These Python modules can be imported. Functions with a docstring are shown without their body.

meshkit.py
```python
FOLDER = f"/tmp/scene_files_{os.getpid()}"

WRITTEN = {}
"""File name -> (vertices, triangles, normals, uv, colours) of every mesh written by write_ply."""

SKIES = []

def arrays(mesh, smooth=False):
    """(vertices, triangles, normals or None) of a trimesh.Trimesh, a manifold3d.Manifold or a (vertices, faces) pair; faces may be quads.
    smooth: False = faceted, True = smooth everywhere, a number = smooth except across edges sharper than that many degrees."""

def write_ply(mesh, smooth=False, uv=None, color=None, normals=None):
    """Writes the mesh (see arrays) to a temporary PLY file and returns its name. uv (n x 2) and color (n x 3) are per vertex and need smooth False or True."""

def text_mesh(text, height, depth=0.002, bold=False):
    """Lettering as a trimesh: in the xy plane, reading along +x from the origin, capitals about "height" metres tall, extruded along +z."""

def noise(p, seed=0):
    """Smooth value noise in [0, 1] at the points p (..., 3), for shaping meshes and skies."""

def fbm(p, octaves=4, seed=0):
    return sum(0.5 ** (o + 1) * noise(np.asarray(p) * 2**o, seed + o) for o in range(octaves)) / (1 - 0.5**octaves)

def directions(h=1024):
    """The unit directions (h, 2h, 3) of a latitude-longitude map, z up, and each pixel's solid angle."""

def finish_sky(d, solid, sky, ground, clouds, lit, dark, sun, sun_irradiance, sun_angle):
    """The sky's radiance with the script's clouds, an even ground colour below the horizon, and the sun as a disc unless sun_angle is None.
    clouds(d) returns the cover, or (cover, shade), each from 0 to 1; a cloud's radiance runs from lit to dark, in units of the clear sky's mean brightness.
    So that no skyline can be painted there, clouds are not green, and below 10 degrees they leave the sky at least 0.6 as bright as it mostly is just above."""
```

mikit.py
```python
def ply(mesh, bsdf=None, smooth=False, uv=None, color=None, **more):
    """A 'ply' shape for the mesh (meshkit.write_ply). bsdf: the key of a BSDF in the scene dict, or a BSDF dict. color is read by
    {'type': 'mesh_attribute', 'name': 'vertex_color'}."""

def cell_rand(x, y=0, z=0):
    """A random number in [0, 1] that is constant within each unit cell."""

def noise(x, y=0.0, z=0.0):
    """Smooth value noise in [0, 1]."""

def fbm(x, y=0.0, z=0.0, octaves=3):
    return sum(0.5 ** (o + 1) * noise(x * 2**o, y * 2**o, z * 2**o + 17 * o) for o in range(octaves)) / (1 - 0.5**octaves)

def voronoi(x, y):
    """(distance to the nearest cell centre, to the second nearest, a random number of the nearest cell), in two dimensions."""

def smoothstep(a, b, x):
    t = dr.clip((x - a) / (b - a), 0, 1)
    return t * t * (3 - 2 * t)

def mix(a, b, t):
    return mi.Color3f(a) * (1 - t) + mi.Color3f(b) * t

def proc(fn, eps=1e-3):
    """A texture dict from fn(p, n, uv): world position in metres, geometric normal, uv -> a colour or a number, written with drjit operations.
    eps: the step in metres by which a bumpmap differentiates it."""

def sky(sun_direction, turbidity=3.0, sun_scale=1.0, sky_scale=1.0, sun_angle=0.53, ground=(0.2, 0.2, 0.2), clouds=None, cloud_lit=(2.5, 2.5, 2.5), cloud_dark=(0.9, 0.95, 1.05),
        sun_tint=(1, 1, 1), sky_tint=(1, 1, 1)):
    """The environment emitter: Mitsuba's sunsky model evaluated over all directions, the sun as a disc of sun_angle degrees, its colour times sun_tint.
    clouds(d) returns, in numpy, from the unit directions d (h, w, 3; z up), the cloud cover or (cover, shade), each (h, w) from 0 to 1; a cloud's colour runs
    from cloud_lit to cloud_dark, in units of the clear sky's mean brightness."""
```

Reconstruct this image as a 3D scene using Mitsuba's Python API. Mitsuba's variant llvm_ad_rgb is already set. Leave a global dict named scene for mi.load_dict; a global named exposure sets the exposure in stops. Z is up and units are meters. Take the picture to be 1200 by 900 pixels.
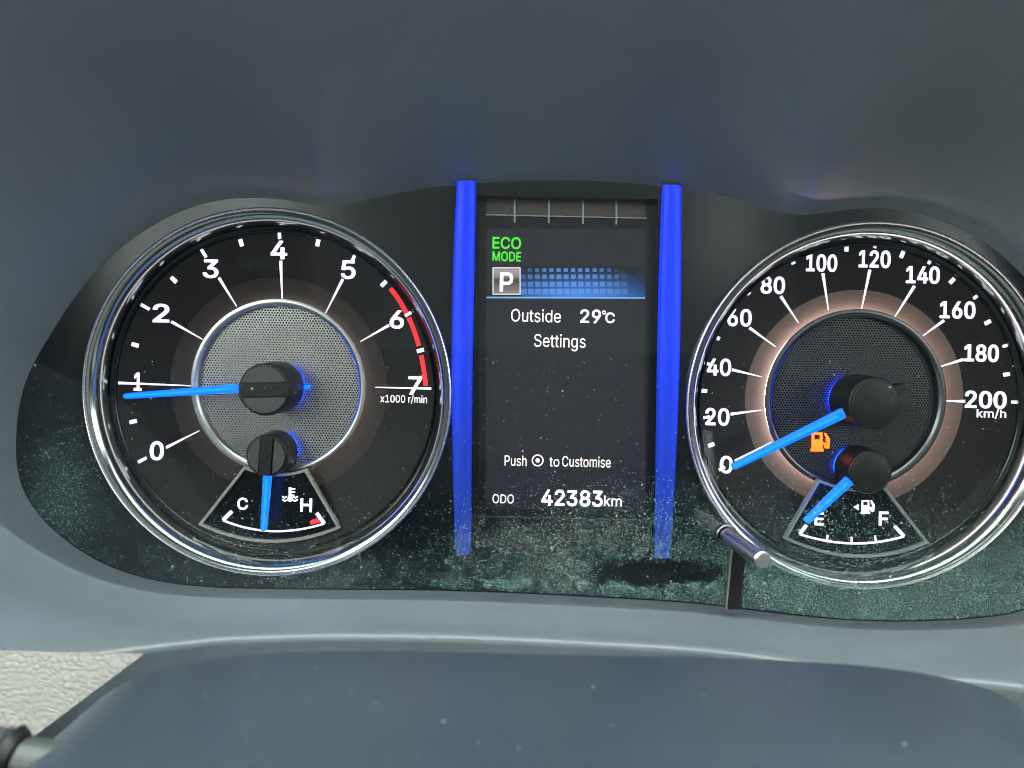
import math, numpy as np, trimesh, mitsuba as mi, drjit as dr
import mikit, meshkit
from mikit import proc, noise, fbm, smoothstep, mix
from shapely.geometry import Polygon, LineString, Point, box as sbox
import shapely
from shapely import affinity
from shapely.ops import unary_union
from scipy.interpolate import CubicSpline

T = mi.ScalarTransform4f
S = 0.0002                      # one unit of the layout in metres
D = 906.0                       # camera to the gauge plates, in units
PITCH, ROLL = math.radians(3.5), math.radians(1.28)
FW = np.array([0, math.cos(PITCH), -math.sin(PITCH)])
R0, U0 = np.array([1.0, 0, 0]), np.array([0, math.sin(PITCH), math.cos(PITCH)])
RT = math.cos(ROLL) * R0 + math.sin(ROLL) * U0
UP = -math.sin(ROLL) * R0 + math.cos(ROLL) * U0
CAM = -D * FW

exposure = 5.55
EX = 2.0 ** exposure
scene, labels = {}, {}
scene['camera'] = {'type': 'thinlens', 'fov': math.degrees(2 * math.atan(600 / D)), 'fov_axis': 'x',
                   'aperture_radius': 0.0007, 'focus_distance': D * S * 0.97, 'near_clip': 0.005, 'far_clip': 50.0,
                   'to_world': T().look_at(origin=(CAM * S).tolist(), target=[0, 0, 0], up=UP.tolist())}
scene['sky'] = mikit.sky((-0.75, -0.35, 0.56), turbidity=3, sun_scale=0.06, sun_angle=20, ground=(0.12, 0.13, 0.12),
                         clouds=lambda d: np.ones(d.shape[:2]), cloud_lit=(2.12, 2.42, 2.28), cloud_dark=(0.9, 0.95, 1.0))

# ---------------------------------------------------------------- helpers
rng = np.random.default_rng(7)


def ray(px, py):
    px, py = np.asarray(px, float), np.asarray(py, float)
    return FW * D + (px - 600)[..., None] * RT + (450 - py)[..., None] * UP


def at(px, py, y=0.0):
    """Where the sight line through a point of the picture meets the upright plane at depth y."""
    d = ray(px, py)
    return CAM + d * ((y - CAM[1]) / d[..., 1])[..., None]


def key_for(name):
    if name not in scene and name not in labels and not any(k.startswith(name + '__') for k in scene):
        return name
    i = 1
    while f'{name}_{i:03d}' in scene or f'{name}_{i:03d}' in labels or any(k.startswith(f'{name}_{i:03d}__') for k in scene):
        i += 1
    return f'{name}_{i:03d}'


def thing(name, label, cat=None, group=None, kind=None):
    k = key_for(name)
    labels[k] = {'label': label}
    if cat: labels[k]['category'] = cat
    if group: labels[k]['group'] = group
    if kind: labels[k]['kind'] = kind
    return k


def part(parent, name, mesh, bsdf, smooth=False, emit=None, label=None, kind=None, color=None, axis=None):
    """One entry of the scene: mesh in units, emit = picture-linear brightness (colour)."""
    k = key_for(f'{parent}__{name}') if name else parent
    m = mesh.copy()
    m.vertices = np.asarray(m.vertices) * S
    facing = (m.face_normals[:, 1] * m.area_faces).sum() / m.area_faces.sum()
    if axis is not None:
        facing = -1.0 if (m.face_normals * (m.triangles_center - axis * S))[:, [0, 2]].sum() > 0 else 1.0
    if emit is not None and not m.is_watertight and facing > 0:
        m = trimesh.Trimesh(m.vertices, np.asarray(m.faces)[:, ::-1], process=False)      # a lit sheet shines towards the driver
    if color is not None or isinstance(emit, dict):
        q = m.vertices[:, [0, 2]]
        uv = (q - q.min(0)) / np.maximum(np.ptp(q, axis=0), 1e-9)
        d = mikit.ply(trimesh.Trimesh(m.vertices, m.faces, process=False), bsdf, smooth, uv=uv, color=color)
    else:
        d = mikit.ply(m, bsdf, smooth)
    if emit is not None:
        if isinstance(emit, dict):
            rad = emit
        else:
            rad = {'type': 'rgb', 'value': [float(c) / EX for c in emit]}
        d['emitter'] = {'type': 'area', 'radiance': rad}
    scene[k] = d
    if label or kind:
        labels.setdefault(k, {})
        if label: labels[k]['label'] = label
        if kind: labels[k]['kind'] = kind
    return k


def tri2d(poly):
    v, f = trimesh.creation.triangulate_polygon(poly, engine='earcut')
    return np.asarray(v), np.asarray(f)


def slab(shape, surf, thick, lift=0.0, seg=None):
    """A flat outline given in picture points laid on a surface and thickened towards the viewer."""
    out = []
    for g in getattr(shape, 'geoms', [shape]):
        if g.is_empty or g.area < 1e-3: continue
        if seg: g = g.segmentize(seg)
        m = trimesh.creation.extrude_polygon(affinity.scale(g, 1, -1, origin=(0, 0)), 1.0, engine='earcut')
        v = np.asarray(m.vertices)
        p = surf(v[:, 0], -v[:, 1])
        p[:, 1] -= lift + v[:, 2] * thick
        out.append(trimesh.Trimesh(p, m.faces, process=False))
    return trimesh.util.concatenate(out)


def text(s, x0, x1, base, cap, surf, thick, bold=True, lift=0.0):
    """Lettering from x0 to x1 in the picture, standing on the line 'base', capitals 'cap' tall."""
    m = meshkit.text_mesh(s, cap, 1.0, bold)
    v = np.asarray(m.vertices)
    w = v[:, 0].max() - v[:, 0].min()
    x = (v[:, 0] - v[:, 0].min()) * ((x1 - x0) / w)
    a = math.tan(ROLL)
    p = surf(x0 + x + v[:, 1] * a, base + (x - (x1 - x0) / 2) * a - v[:, 1])
    p[:, 1] -= lift + v[:, 2] * thick
    return trimesh.Trimesh(p, m.faces, process=False)


def revolve(profile, centre, n=160, a0=0.0, a1=2 * math.pi):
    """Profile of (radius, y) turned about the axis along y through centre; outward faces on the left of the profile's direction."""
    pr = np.asarray(profile, float)
    full = abs(a1 - a0 - 2 * math.pi) < 1e-6
    an = np.linspace(a0, a1, n, endpoint=not full)
    k = len(pr)
    v = np.stack([centre[0] + pr[None, :, 0] * np.cos(an)[:, None], np.broadcast_to(centre[1] + pr[None, :, 1], (n, k)),
                  centre[2] + pr[None, :, 0] * np.sin(an)[:, None]], -1).reshape(-1, 3)
    i, j = np.meshgrid(np.arange(n if full else n - 1), np.arange(k - 1), indexing='ij')
    a, b = i * k + j, ((i + 1) % n) * k + j
    q = np.stack([a, b, b + 1, a + 1], -1).reshape(-1, 4)
    f = np.vstack([q[:, [0, 1, 2]], q[:, [0, 2, 3]]])
    return trimesh.Trimesh(v, f, process=False)


def grid_mesh(p, flip=False, closed=False):
    """Sheet from points (rows, columns, 3)."""
    n, k = p.shape[:2]
    i, j = np.meshgrid(np.arange(n if closed else n - 1), np.arange(k - 1), indexing='ij')
    a, b = i * k + j, ((i + 1) % n) * k + j
    q = np.stack([a, b, b + 1, a + 1], -1).reshape(-1, 4)
    f = np.vstack([q[:, [0, 1, 2]], q[:, [0, 2, 3]]])
    if flip: f = f[:, ::-1]
    return trimesh.Trimesh(p.reshape(-1, 3), f, process=False)


def rbox(x0, x1, y0, y1, z0, z1, r=1.0):
    import manifold3d as m3
    pts = [[x, y, z] for x in (x0 + r, x1 - r) for y in (y0 + r, y1 - r) for z in (z0 + r, z1 - r)]
    sp = [m3.Manifold.sphere(r, 12).translate(p) for p in pts]
    me = m3.Manifold.batch_hull(sp).to_mesh()
    return trimesh.Trimesh(me.vert_properties[:, :3], me.tri_verts, process=False)


def rod(p0, p1, r0, r1=None, n=40, bevel=1.0):
    """A round bar between two points, its ends slightly bevelled."""
    r1 = r0 if r1 is None else r1
    p0, p1 = np.asarray(p0, float), np.asarray(p1, float)
    L = np.linalg.norm(p1 - p0); t = (p1 - p0) / L
    a = np.cross(t, [0, 0, 1] if abs(t[2]) < .9 else [1, 0, 0]); a /= np.linalg.norm(a); b = np.cross(t, a)
    prof = [(0.001, 0), (r0 - bevel, 0), (r0, bevel), (r1, L - bevel), (r1 - bevel, L), (0.001, L)]
    an = np.arange(n) * 2 * math.pi / n
    p = np.array([[p0 + t * h + r * (math.cos(x) * a + math.sin(x) * b) for r, h in prof] for x in an])
    return grid_mesh(p, closed=True, flip=True)


# ---------------------------------------------------------------- materials
def rgb(*c): return {'type': 'rgb', 'value': list(c)}
def two(b): return {'type': 'twosided', 'bsdf': b}


def plain(col, rough=0.5, spec=0.5, metal=0.0, coat=0.0):
    return two({'type': 'principled', 'base_color': rgb(*col) if isinstance(col, tuple) else col, 'roughness': rough, 'specular': spec, 'metallic': metal, 'clearcoat': coat})


def grain(p, n, uv):
    q = p / 0.0006
    return (noise(q.x, q.y, q.z) * 0.7 + noise(q.x * 2.3, q.y * 2.3, q.z * 2.3) * 0.3) * 4.5e-5


def leather(p, n, uv):
    q = p / 0.0011
    a, b, c = mikit.voronoi(q.x + q.y * 0.7, q.z + q.y * 0.5)
    return smoothstep(0.0, 0.35, b - a) * 1.4e-4 + noise(q.x * 3, q.y * 3, q.z * 3) * 5e-5


def hood_col(p, n, uv):
    q = p / 0.03
    k = fbm(q.x, q.y, q.z, 3)
    return mix((0.092, 0.108, 0.124), (0.118, 0.138, 0.156), k)


def column_col(p, n, uv):
    q = p / 0.02
    k = fbm(q.x, q.y, q.z, 3)
    return mix((0.014, 0.019, 0.026), (0.023, 0.030, 0.039), k)


scene['hood_plastic'] = two({'type': 'bumpmap', 'arbitrary': proc(grain, 1e-4), 'scale': 1.0,
                             'bsdf': {'type': 'principled', 'base_color': proc(hood_col), 'roughness': 0.34, 'specular': 0.6}})
scene['column_plastic'] = two({'type': 'bumpmap', 'arbitrary': proc(grain, 1e-4), 'scale': 0.6,
                               'bsdf': {'type': 'principled', 'base_color': proc(column_col), 'roughness': 0.38, 'specular': 0.5}})
scene['stalk_grey'] = plain((0.028, 0.034, 0.035), 0.45)
scene['dash_leather'] = two({'type': 'bumpmap', 'arbitrary': proc(leather, 1e-4), 'scale': 1.0,
                             'bsdf': {'type': 'principled', 'base_color': rgb(0.21, 0.197, 0.188), 'roughness': 0.5, 'specular': 0.4}})
scene['panel_black'] = plain((0.004, 0.006, 0.008), 0.2, 0.35)
scene['dial_black'] = plain((0.0095, 0.0085, 0.0095), 0.5, 0.2)
scene['band_pink'] = plain((0.105, 0.072, 0.062), 0.6, 0.2)
scene['band_dim'] = plain((0.030, 0.024, 0.023), 0.6, 0.2)
scene['tier_grey'] = plain((0.035, 0.032, 0.033), 0.5, 0.3)
scene['chrome'] = two({'type': 'roughconductor', 'material': 'Cr', 'distribution': 'ggx', 'alpha': 0.07})
scene['smoked_chrome'] = plain((0.36, 0.39, 0.38), 0.15, 0.5, 1.0)
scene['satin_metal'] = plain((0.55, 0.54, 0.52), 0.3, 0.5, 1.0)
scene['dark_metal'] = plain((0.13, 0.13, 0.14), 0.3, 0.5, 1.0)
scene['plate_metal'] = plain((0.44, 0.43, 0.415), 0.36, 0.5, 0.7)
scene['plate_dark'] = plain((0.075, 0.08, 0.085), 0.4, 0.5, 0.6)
scene['pit_black'] = plain((0.006, 0.006, 0.007), 0.8, 0.1)
scene['hub_grey'] = plain((0.045, 0.042, 0.042), 0.5)
scene['hub_black'] = plain((0.008, 0.008, 0.009), 0.4, 0.35)
scene['printed'] = plain((0.05, 0.05, 0.05), 0.6, 0.2)
scene['blue_plastic'] = plain((0.01, 0.02, 0.08), 0.4, 0.2)
scene['red_print'] = plain((0.5, 0.02, 0.03), 0.4)
scene['screen_glass'] = plain((0.010, 0.010, 0.013), 0.12)
scene['brown_pane'] = plain((0.06, 0.045, 0.042), 0.3)
scene['frame_silver'] = plain((0.42, 0.42, 0.38), 0.35, 0.5, 0.7)
scene['frame_dark'] = plain((0.32, 0.34, 0.35), 0.35, 0.5, 0.6)
scene['dust_grey'] = two({'type': 'diffuse', 'reflectance': {'type': 'mesh_attribute', 'name': 'vertex_color'}})
scene['lint_grey'] = two({'type': 'diffuse', 'reflectance': rgb(0.20, 0.22, 0.24)})
scene['clear_cover'] = {'type': 'thindielectric', 'int_ior': 1.21}
scene['cabin_cloth'] = two({'type': 'diffuse', 'reflectance': rgb(0.07, 0.07, 0.075)})
scene['seat_beige'] = two({'type': 'diffuse', 'reflectance': rgb(0.12, 0.12, 0.115)})
scene['cabin_light'] = two({'type': 'diffuse', 'reflectance': rgb(0.14, 0.14, 0.135)})

WHITE = (1.35, 1.32, 1.55)
BLUE = (0.0, 0.27, 1.9)

# ---------------------------------------------------------------- the cabin around the camera (out of view, with its window openings)
def wall_with_holes(outer, holes, to3d, thick):
    m = trimesh.creation.extrude_polygon(Polygon(outer, holes), thick, engine='earcut')
    m.vertices = to3d(np.asarray(m.vertices))
    return m


def rect(a0, a1, b0, b1): return [(a0, b0), (a1, b0), (a1, b1), (a0, b1)]


cab = []
side_holes = [[(-0.95, 0.06), (-0.30, 0.09), (-0.30, 0.39), (-0.95, 0.39)], [(-1.75, 0.09), (-1.03, 0.06), (-1.03, 0.39), (-1.6, 0.39)]]
for x in (-0.50, 0.95):
    cab.append(wall_with_holes([(-1.95, -0.8), (0.55, -0.8), (0.55, 0.14), (-0.68, 0.62), (-1.95, 0.62)], side_holes, lambda v, x=x: np.stack([x + v[:, 2], v[:, 0], v[:, 1]], 1), 0.02))
cab.append(wall_with_holes(rect(-0.48, 0.95, -0.8, 0.62), [rect(0.12, 0.62, 0.16, 0.46)], lambda v: np.stack([v[:, 0], -1.95 + v[:, 2], v[:, 1]], 1), 0.02))
door_mesh = trimesh.util.concatenate(cab); door_mesh.vertices /= S
front = trimesh.creation.box((1.43, 0.02, 0.93)); front.apply_translation((0.235, 0.54, -0.335)); front.vertices /= S
roof = trimesh.creation.box((1.47, 1.27, 0.02)); roof.apply_translation((0.235, -1.315, 0.632)); roof.vertices /= S
floor = trimesh.creation.box((1.47, 2.5, 0.02)); floor.apply_translation((0.235, -0.70, -0.812)); floor.vertices /= S
for nm, me, b in (('cabin_walls', trimesh.util.concatenate([door_mesh, front]), 'cabin_cloth'), ('cabin_roof', roof, 'cabin_light'), ('cabin_floor', floor, 'cabin_cloth')):
    labels[nm] = {'kind': 'structure'}
    part(nm, None, me, b)

cush = rbox(-0.27 / S, 0.29 / S, -0.92 / S, -0.36 / S, -0.46 / S, -0.27 / S, 0.06 / S)
back = rbox(-0.27 / S, 0.29 / S, -0.09 / S, 0.09 / S, 0, 0.68 / S, 0.06 / S)
rot = trimesh.transformations.rotation_matrix(math.radians(18), [1, 0, 0])
back.apply_transform(rot); back.apply_translation((0, -0.86 / S, -0.33 / S))
labels['cabin_seat'] = {'kind': 'structure'}
part('cabin_seat', None, trimesh.util.concatenate([cush, back]), 'seat_beige', smooth=40)

# ---------------------------------------------------------------- the surround: hood above, trim below, in one sweep
OUT = [(22, 560), (18, 520), (21, 480), (34, 435), (50, 405), (75, 365), (105, 325), (140, 290), (180, 262), (220, 243), (260, 233), (310, 231), (350, 236), (382, 241), (412, 237),
       (460, 226), (540, 215), (600, 211), (660, 210), (720, 212), (800, 220), (860, 232), (900, 243), (930, 250), (960, 249), (1000, 244), (1040, 243), (1080, 250), (1120, 264),
       (1160, 287), (1190, 312), (1218, 345), (1250, 405), (1272, 480), (1278, 560), (1268, 640), (1237, 695), (1200, 715), (1150, 724), (1080, 728), (1000, 727), (930, 721),
       (880, 715), (840, 710), (700, 700), (600, 695), (500, 692), (400, 691), (300, 690), (220, 686), (160, 675), (110, 655), (70, 628), (40, 597)]
Y_OUT = -44.0
o = np.array(OUT + OUT[:1], float)
cs = CubicSpline(np.r_[0, np.cumsum(np.linalg.norm(np.diff(o, axis=0), axis=1))], o, bc_type='periodic')
NO = 420
oo = cs(np.linspace(0, cs.x[-1], NO, endpoint=False))
P0 = at(oo[:, 0], oo[:, 1], Y_OUT)
tg = np.roll(P0, -6, 0) - np.roll(P0, 6, 0)
nrm = np.stack([-tg[:, 2], 0 * tg[:, 0], tg[:, 0]], 1)
nrm /= np.linalg.norm(nrm, axis=1, keepdims=True)
# depth of the front edge along the outline
def along(px_, py_):
    bottom = np.interp(px_, [0, 40, 70, 110, 160, 220, 300, 400, 800, 1000, 1080, 1150, 1200, 1240, 1300], [232, 242, 246, 238, 196, 146, 114, 104, 104, 112, 126, 158, 195, 225, 250])
    up = np.clip((620 - py_) / 120, 0, 1)
    return bottom * (1 - up) + 250 * up
Lf = along(oo[:, 0], oo[:, 1])
for _ in range(12): Lf = (np.roll(Lf, 1) + Lf * 2 + np.roll(Lf, -1)) / 4
kz = np.clip((nrm[:, 2] + 1) / 2, 0, 1)
Wf = np.interp(nrm[:, 2], [-1, -0.8, -0.3, 0.2, 1], [0.06, 0.10, 0.28, 0.40, 0.55])
for _ in range(20): Wf = (np.roll(Wf, 1) + Wf * 2 + np.roll(Wf, -1)) / 4
smn = nrm.copy()
for _ in range(220): smn = (np.roll(smn, 1, 0) + smn * 2 + np.roll(smn, -1, 0)) / 4
smn /= np.linalg.norm(smn, axis=1, keepdims=True)
rows = []
for t in np.linspace(-0.004, 1, 14):
    rows.append(P0 + smn * (Wf * Lf * t)[:, None] + np.array([0, -1, 0]) * (Lf * t)[:, None])
edge = rows[-1]
RR = 9.0
for a in np.linspace(0, math.pi / 2, 9)[1:]:
    rows.append(edge + smn * (RR * (1 - math.cos(a))) + np.array([0, -1, 0]) * (RR * math.sin(a)))
last = rows[-1]
rows.append(last + smn * 70 + np.array([0, 4, 0]))
rows.append(last + smn * 72 + np.array([0, 60, 0]))
sur = grid_mesh(np.stack(rows, 1), closed=True)
t = thing('instrument_surround', 'dark grey moulded plastic hood and trim framing the whole instrument cluster', 'dashboard trim')
part(t, None, sur, 'hood_plastic', smooth=50)

# ---------------------------------------------------------------- the black fascia of the cluster
AX_L, AX_R = at(328.5, 452.5), at(998, 467.5)
BEZ = np.array([0, 0, -6.0])
YP = -42.0
def plane(y):
    return lambda px_, py_: at(np.asarray(px_, float), np.asarray(py_, float), y)


def circle3(c, r): return Point(c[0], c[2]).buffer(r, 64)


pan = np.array([P0[:, 0] + smn[:, 0] * 6, P0[:, 2] + smn[:, 2] * 6]).T
q = at(np.array([560.0, 771, 768, 558]), np.array([229.0, 233, 652, 648]), YP)
fas = Polygon(pan).buffer(0).difference(circle3(AX_L + BEZ, 202)).difference(circle3(AX_R + BEZ, 202)).difference(Polygon(q[:, [0, 2]]))
m = trimesh.creation.extrude_polygon(fas, 26, engine='earcut')
v = np.asarray(m.vertices)
m = trimesh.Trimesh(np.stack([v[:, 0], YP + 26 - v[:, 2], v[:, 1]], 1), m.faces, process=False)
t = thing('cluster_fascia', 'glossy black flat fascia panel behind the gauges and display', 'panel')
part(t, None, m, 'panel_black')

# ---------------------------------------------------------------- gauges
CONE = 0.226


class Dial:
    def __init__(self, ax, r_in): self.ax, self.r_in = ax, r_in
    def y(self, r): return -CONE * np.maximum(r - self.r_in, 0)
    def surf(self, px_, py_):
        px_, py_ = np.asarray(px_, float), np.asarray(py_, float)
        d = ray(px_, py_); y = np.zeros(px_.shape)
        for _ in range(8):
            p = CAM + d * ((y - CAM[1]) / d[..., 1])[..., None]
            y = self.y(np.hypot(p[..., 0] - self.ax[0], p[..., 2] - self.ax[2]))
        return p.copy()


def seg_poly(p0, p1, w0, w1):
    p0, p1 = np.array(p0, float), np.array(p1, float)
    n = np.array([-(p1 - p0)[1], (p1 - p0)[0]]); n /= np.linalg.norm(n)
    return Polygon([p0 + n * w0 / 2, p1 + n * w1 / 2, p1 - n * w1 / 2, p0 - n * w0 / 2])


def lattice(c, R, pitch, y0, holes=()):
    """Perforated plate: six-sided cells each with a round-ish hole, walls included."""
    out_v, out_f = [], []
    a = np.arange(6) * math.pi / 3 + math.pi / 6
    hexo = np.stack([np.cos(a), np.sin(a)], 1) * pitch / math.sqrt(3)
    hexi = hexo * 0.68
    base = np.concatenate([np.c_[hexo[:, 0], np.zeros(6), hexo[:, 1]], np.c_[hexi[:, 0], np.zeros(6), hexi[:, 1]], np.c_[hexi[:, 0], np.full(6, 1.6), hexi[:, 1]]])
    i = np.arange(6); j = (i + 1) % 6
    bf = np.vstack([np.c_[i, i + 6, j], np.c_[j, i + 6, j + 6], np.c_[i + 6, i + 12, j + 6], np.c_[j + 6, i + 12, j + 12]])
    n = int(R / pitch) + 2
    cs_ = []
    for r in range(-int(n * 1.2), int(n * 1.2) + 1):
        for k in range(-n, n + 1):
            x, z = (k + 0.5 * (r % 2)) * pitch, r * pitch * math.sqrt(3) / 2
            if x * x + z * z < R * R: cs_.append((x, z))
    cs_ = np.array(cs_)
    v = (base[None] + np.stack([cs_[:, 0] + c[0], np.full(len(cs_), c[1] + y0), cs_[:, 1] + c[2]], 1)[:, None]).reshape(-1, 3)
    f = (bf[None] + (np.arange(len(cs_)) * 18)[:, None, None]).reshape(-1, 3)
    return trimesh.Trimesh(v, f, process=False)


def disc(c, r, y, n=96):
    return revolve([(0.01, y), (r, y)], c, n)


def gauge_body(t, dial, ring_mat, plate_mat, glow, glow_w, ring_y=4.5, band='band_pink'):
    c, b = dial.ax, dial.ax + BEZ
    r0 = dial.r_in
    rr = np.r_[r0 - 3, r0, np.linspace(r0 + 3, 207, 14)]
    part(t, 'dial_face', revolve([(r, dial.y(r)) for r in rr], c), 'dial_black', smooth=True)
    part(t, 'perforated_plate', lattice(c, r0 - 3.5, 3.3, 0.0), plate_mat, kind='stuff')
    part(t, 'backing_disc', disc(c, r0, 1.6), 'pit_black')
    ry = ring_y
    k = part(t, 'inner_ring', revolve([(r0 - 6, 1), (r0 - 5.2, -ry + 2), (r0 - 3, -ry), (r0 - 0.5, -ry - 0.6), (r0 + 2.6, -ry + 0.2), (r0 + 3.0, -ry + 1.4), (r0 + 0.4, -ry + 1.8), (r0 + 0.2, 1)], c), ring_mat, smooth=40)
    part(k, 'lit_edge', revolve([(r0 + 0.6, -ry + 2.0), (r0 + 0.6, -0.6)], c), 'printed', smooth=True, emit=glow, axis=c)
    part(t, 'printed_band', revolve([(r0 + 0.8, dial.y(r0 + 0.8) - 0.3), (r0 + glow_w, dial.y(r0 + glow_w) - 0.3)], c), band, smooth=True)
    prof = [(187.6, -17)] + [(202.2 - 14.2 * math.cos(a), -20.0 - 28.0 * math.sin(a)) for a in np.linspace(0, math.pi / 2, 16)]
    k = part(t, 'bezel', revolve([(202.2, -47.8), (202.6, -49.8), (203.6, -50.7), (204.8, -50.2), (205.6, -48.4), (206.0, -45), (206.0, -36)], b, 220), 'chrome', smooth=50)
    part(k, 'chamfer', revolve(prof, b, 220), 'smoked_chrome', smooth=35)
    part(t, 'bezel_step', revolve([(181.5, -16), (182, -21.5), (183.0, -22.3), (184, -21.5), (184.4, -19.6), (188.4, -21.5)], b, 220), 'panel_black', smooth=35)


def hub(t, dial_ax, off, r, h, ang, surf_front_w, bar_w, cap='hub_grey'):
    """Needle boss: a round boss with two raised half discs and a bar between them along the needle."""
    c = dial_ax + np.array([off[0], 0, off[1]])
    part(t, 'hub', revolve([(r - 3.0, 0), (r - 3.0, -6.6), (r - 0.2, -7), (r, -8), (r - 1, -h + 3), (r - 2, -h + 1), (r - 3.5, -h), (0.01, -h)], c, 64), 'hub_black', smooth=35)
    R = r - 4.5
    d = np.array([math.cos(ang), math.sin(ang)])
    if cap == 'hub_black':
        part(t, 'hub_cap', revolve([(R, -h), (R, -h - 1.2), (R - 1, -h - 2), (R * 0.6, -h - 2.8), (0.01, -h - 3.2)], c, 64), 'hub_black', smooth=40)
        return
    for sgn in (1, -1):
        p = Point(0, 0).buffer(R, 48)
        n = np.array([-d[1], d[0]]) * sgn
        half = Polygon([d * 200 + n * bar_w / 2, -d * 200 + n * bar_w / 2, -d * 200 + n * 200, d * 200 + n * 200])
        g = p.intersection(half)
        m = trimesh.creation.extrude_polygon(g, 2.0, engine='earcut'); v = np.asarray(m.vertices)
        part(t, 'hub_cap', trimesh.Trimesh(np.stack([c[0] + v[:, 0], -h - v[:, 2] + c[1], c[2] + v[:, 1]], 1), m.faces, process=False), cap)
    bar = sbox(-R - 2, -bar_w * 0.40, R + 1, bar_w * 0.40)
    bar = affinity.rotate(bar, math.degrees(ang), origin=(0, 0))
    m = trimesh.creation.extrude_polygon(bar, 4.0 if cap == 'hub_grey' else 2.2, engine='earcut'); v = np.asarray(m.vertices)
    part(t, 'hub_bar', trimesh.Trimesh(np.stack([c[0] + v[:, 0], -h - v[:, 2] + c[1], c[2] + v[:, 1]], 1), m.faces, process=False), 'hub_black')


def needle_mesh(p0, p1, w0, w1, y, thick=5.0):
    """A tapering pointer with a ridge along its middle, from picture point p0 to p1 at depth y."""
    a, b = at(np.array(float(p0[0])), np.array(float(p0[1])), y), at(np.array(float(p1[0])), np.array(float(p1[1])), y)
    k = (D + y) / D
    d = (b - a); L = np.linalg.norm(d); d /= L
    n = np.array([-d[2], 0, d[0]])
    rows = []
    for s_, w in ((0, w0), (L - 2, w1), (L, w1 * 0.55)):
        w *= k
        c = a + d * s_
        rows.append([c + n * w / 2 + [0, thick, 0], c + n * w / 2, c + n * w * 0.22 + [0, -1.6, 0], c - n * w * 0.22 + [0, -1.6, 0], c - n * w / 2, c - n * w / 2 + [0, thick, 0]])
    p = np.array(rows)
    m = trimesh.convex.convex_hull(p.reshape(-1, 3))
    return m


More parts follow.
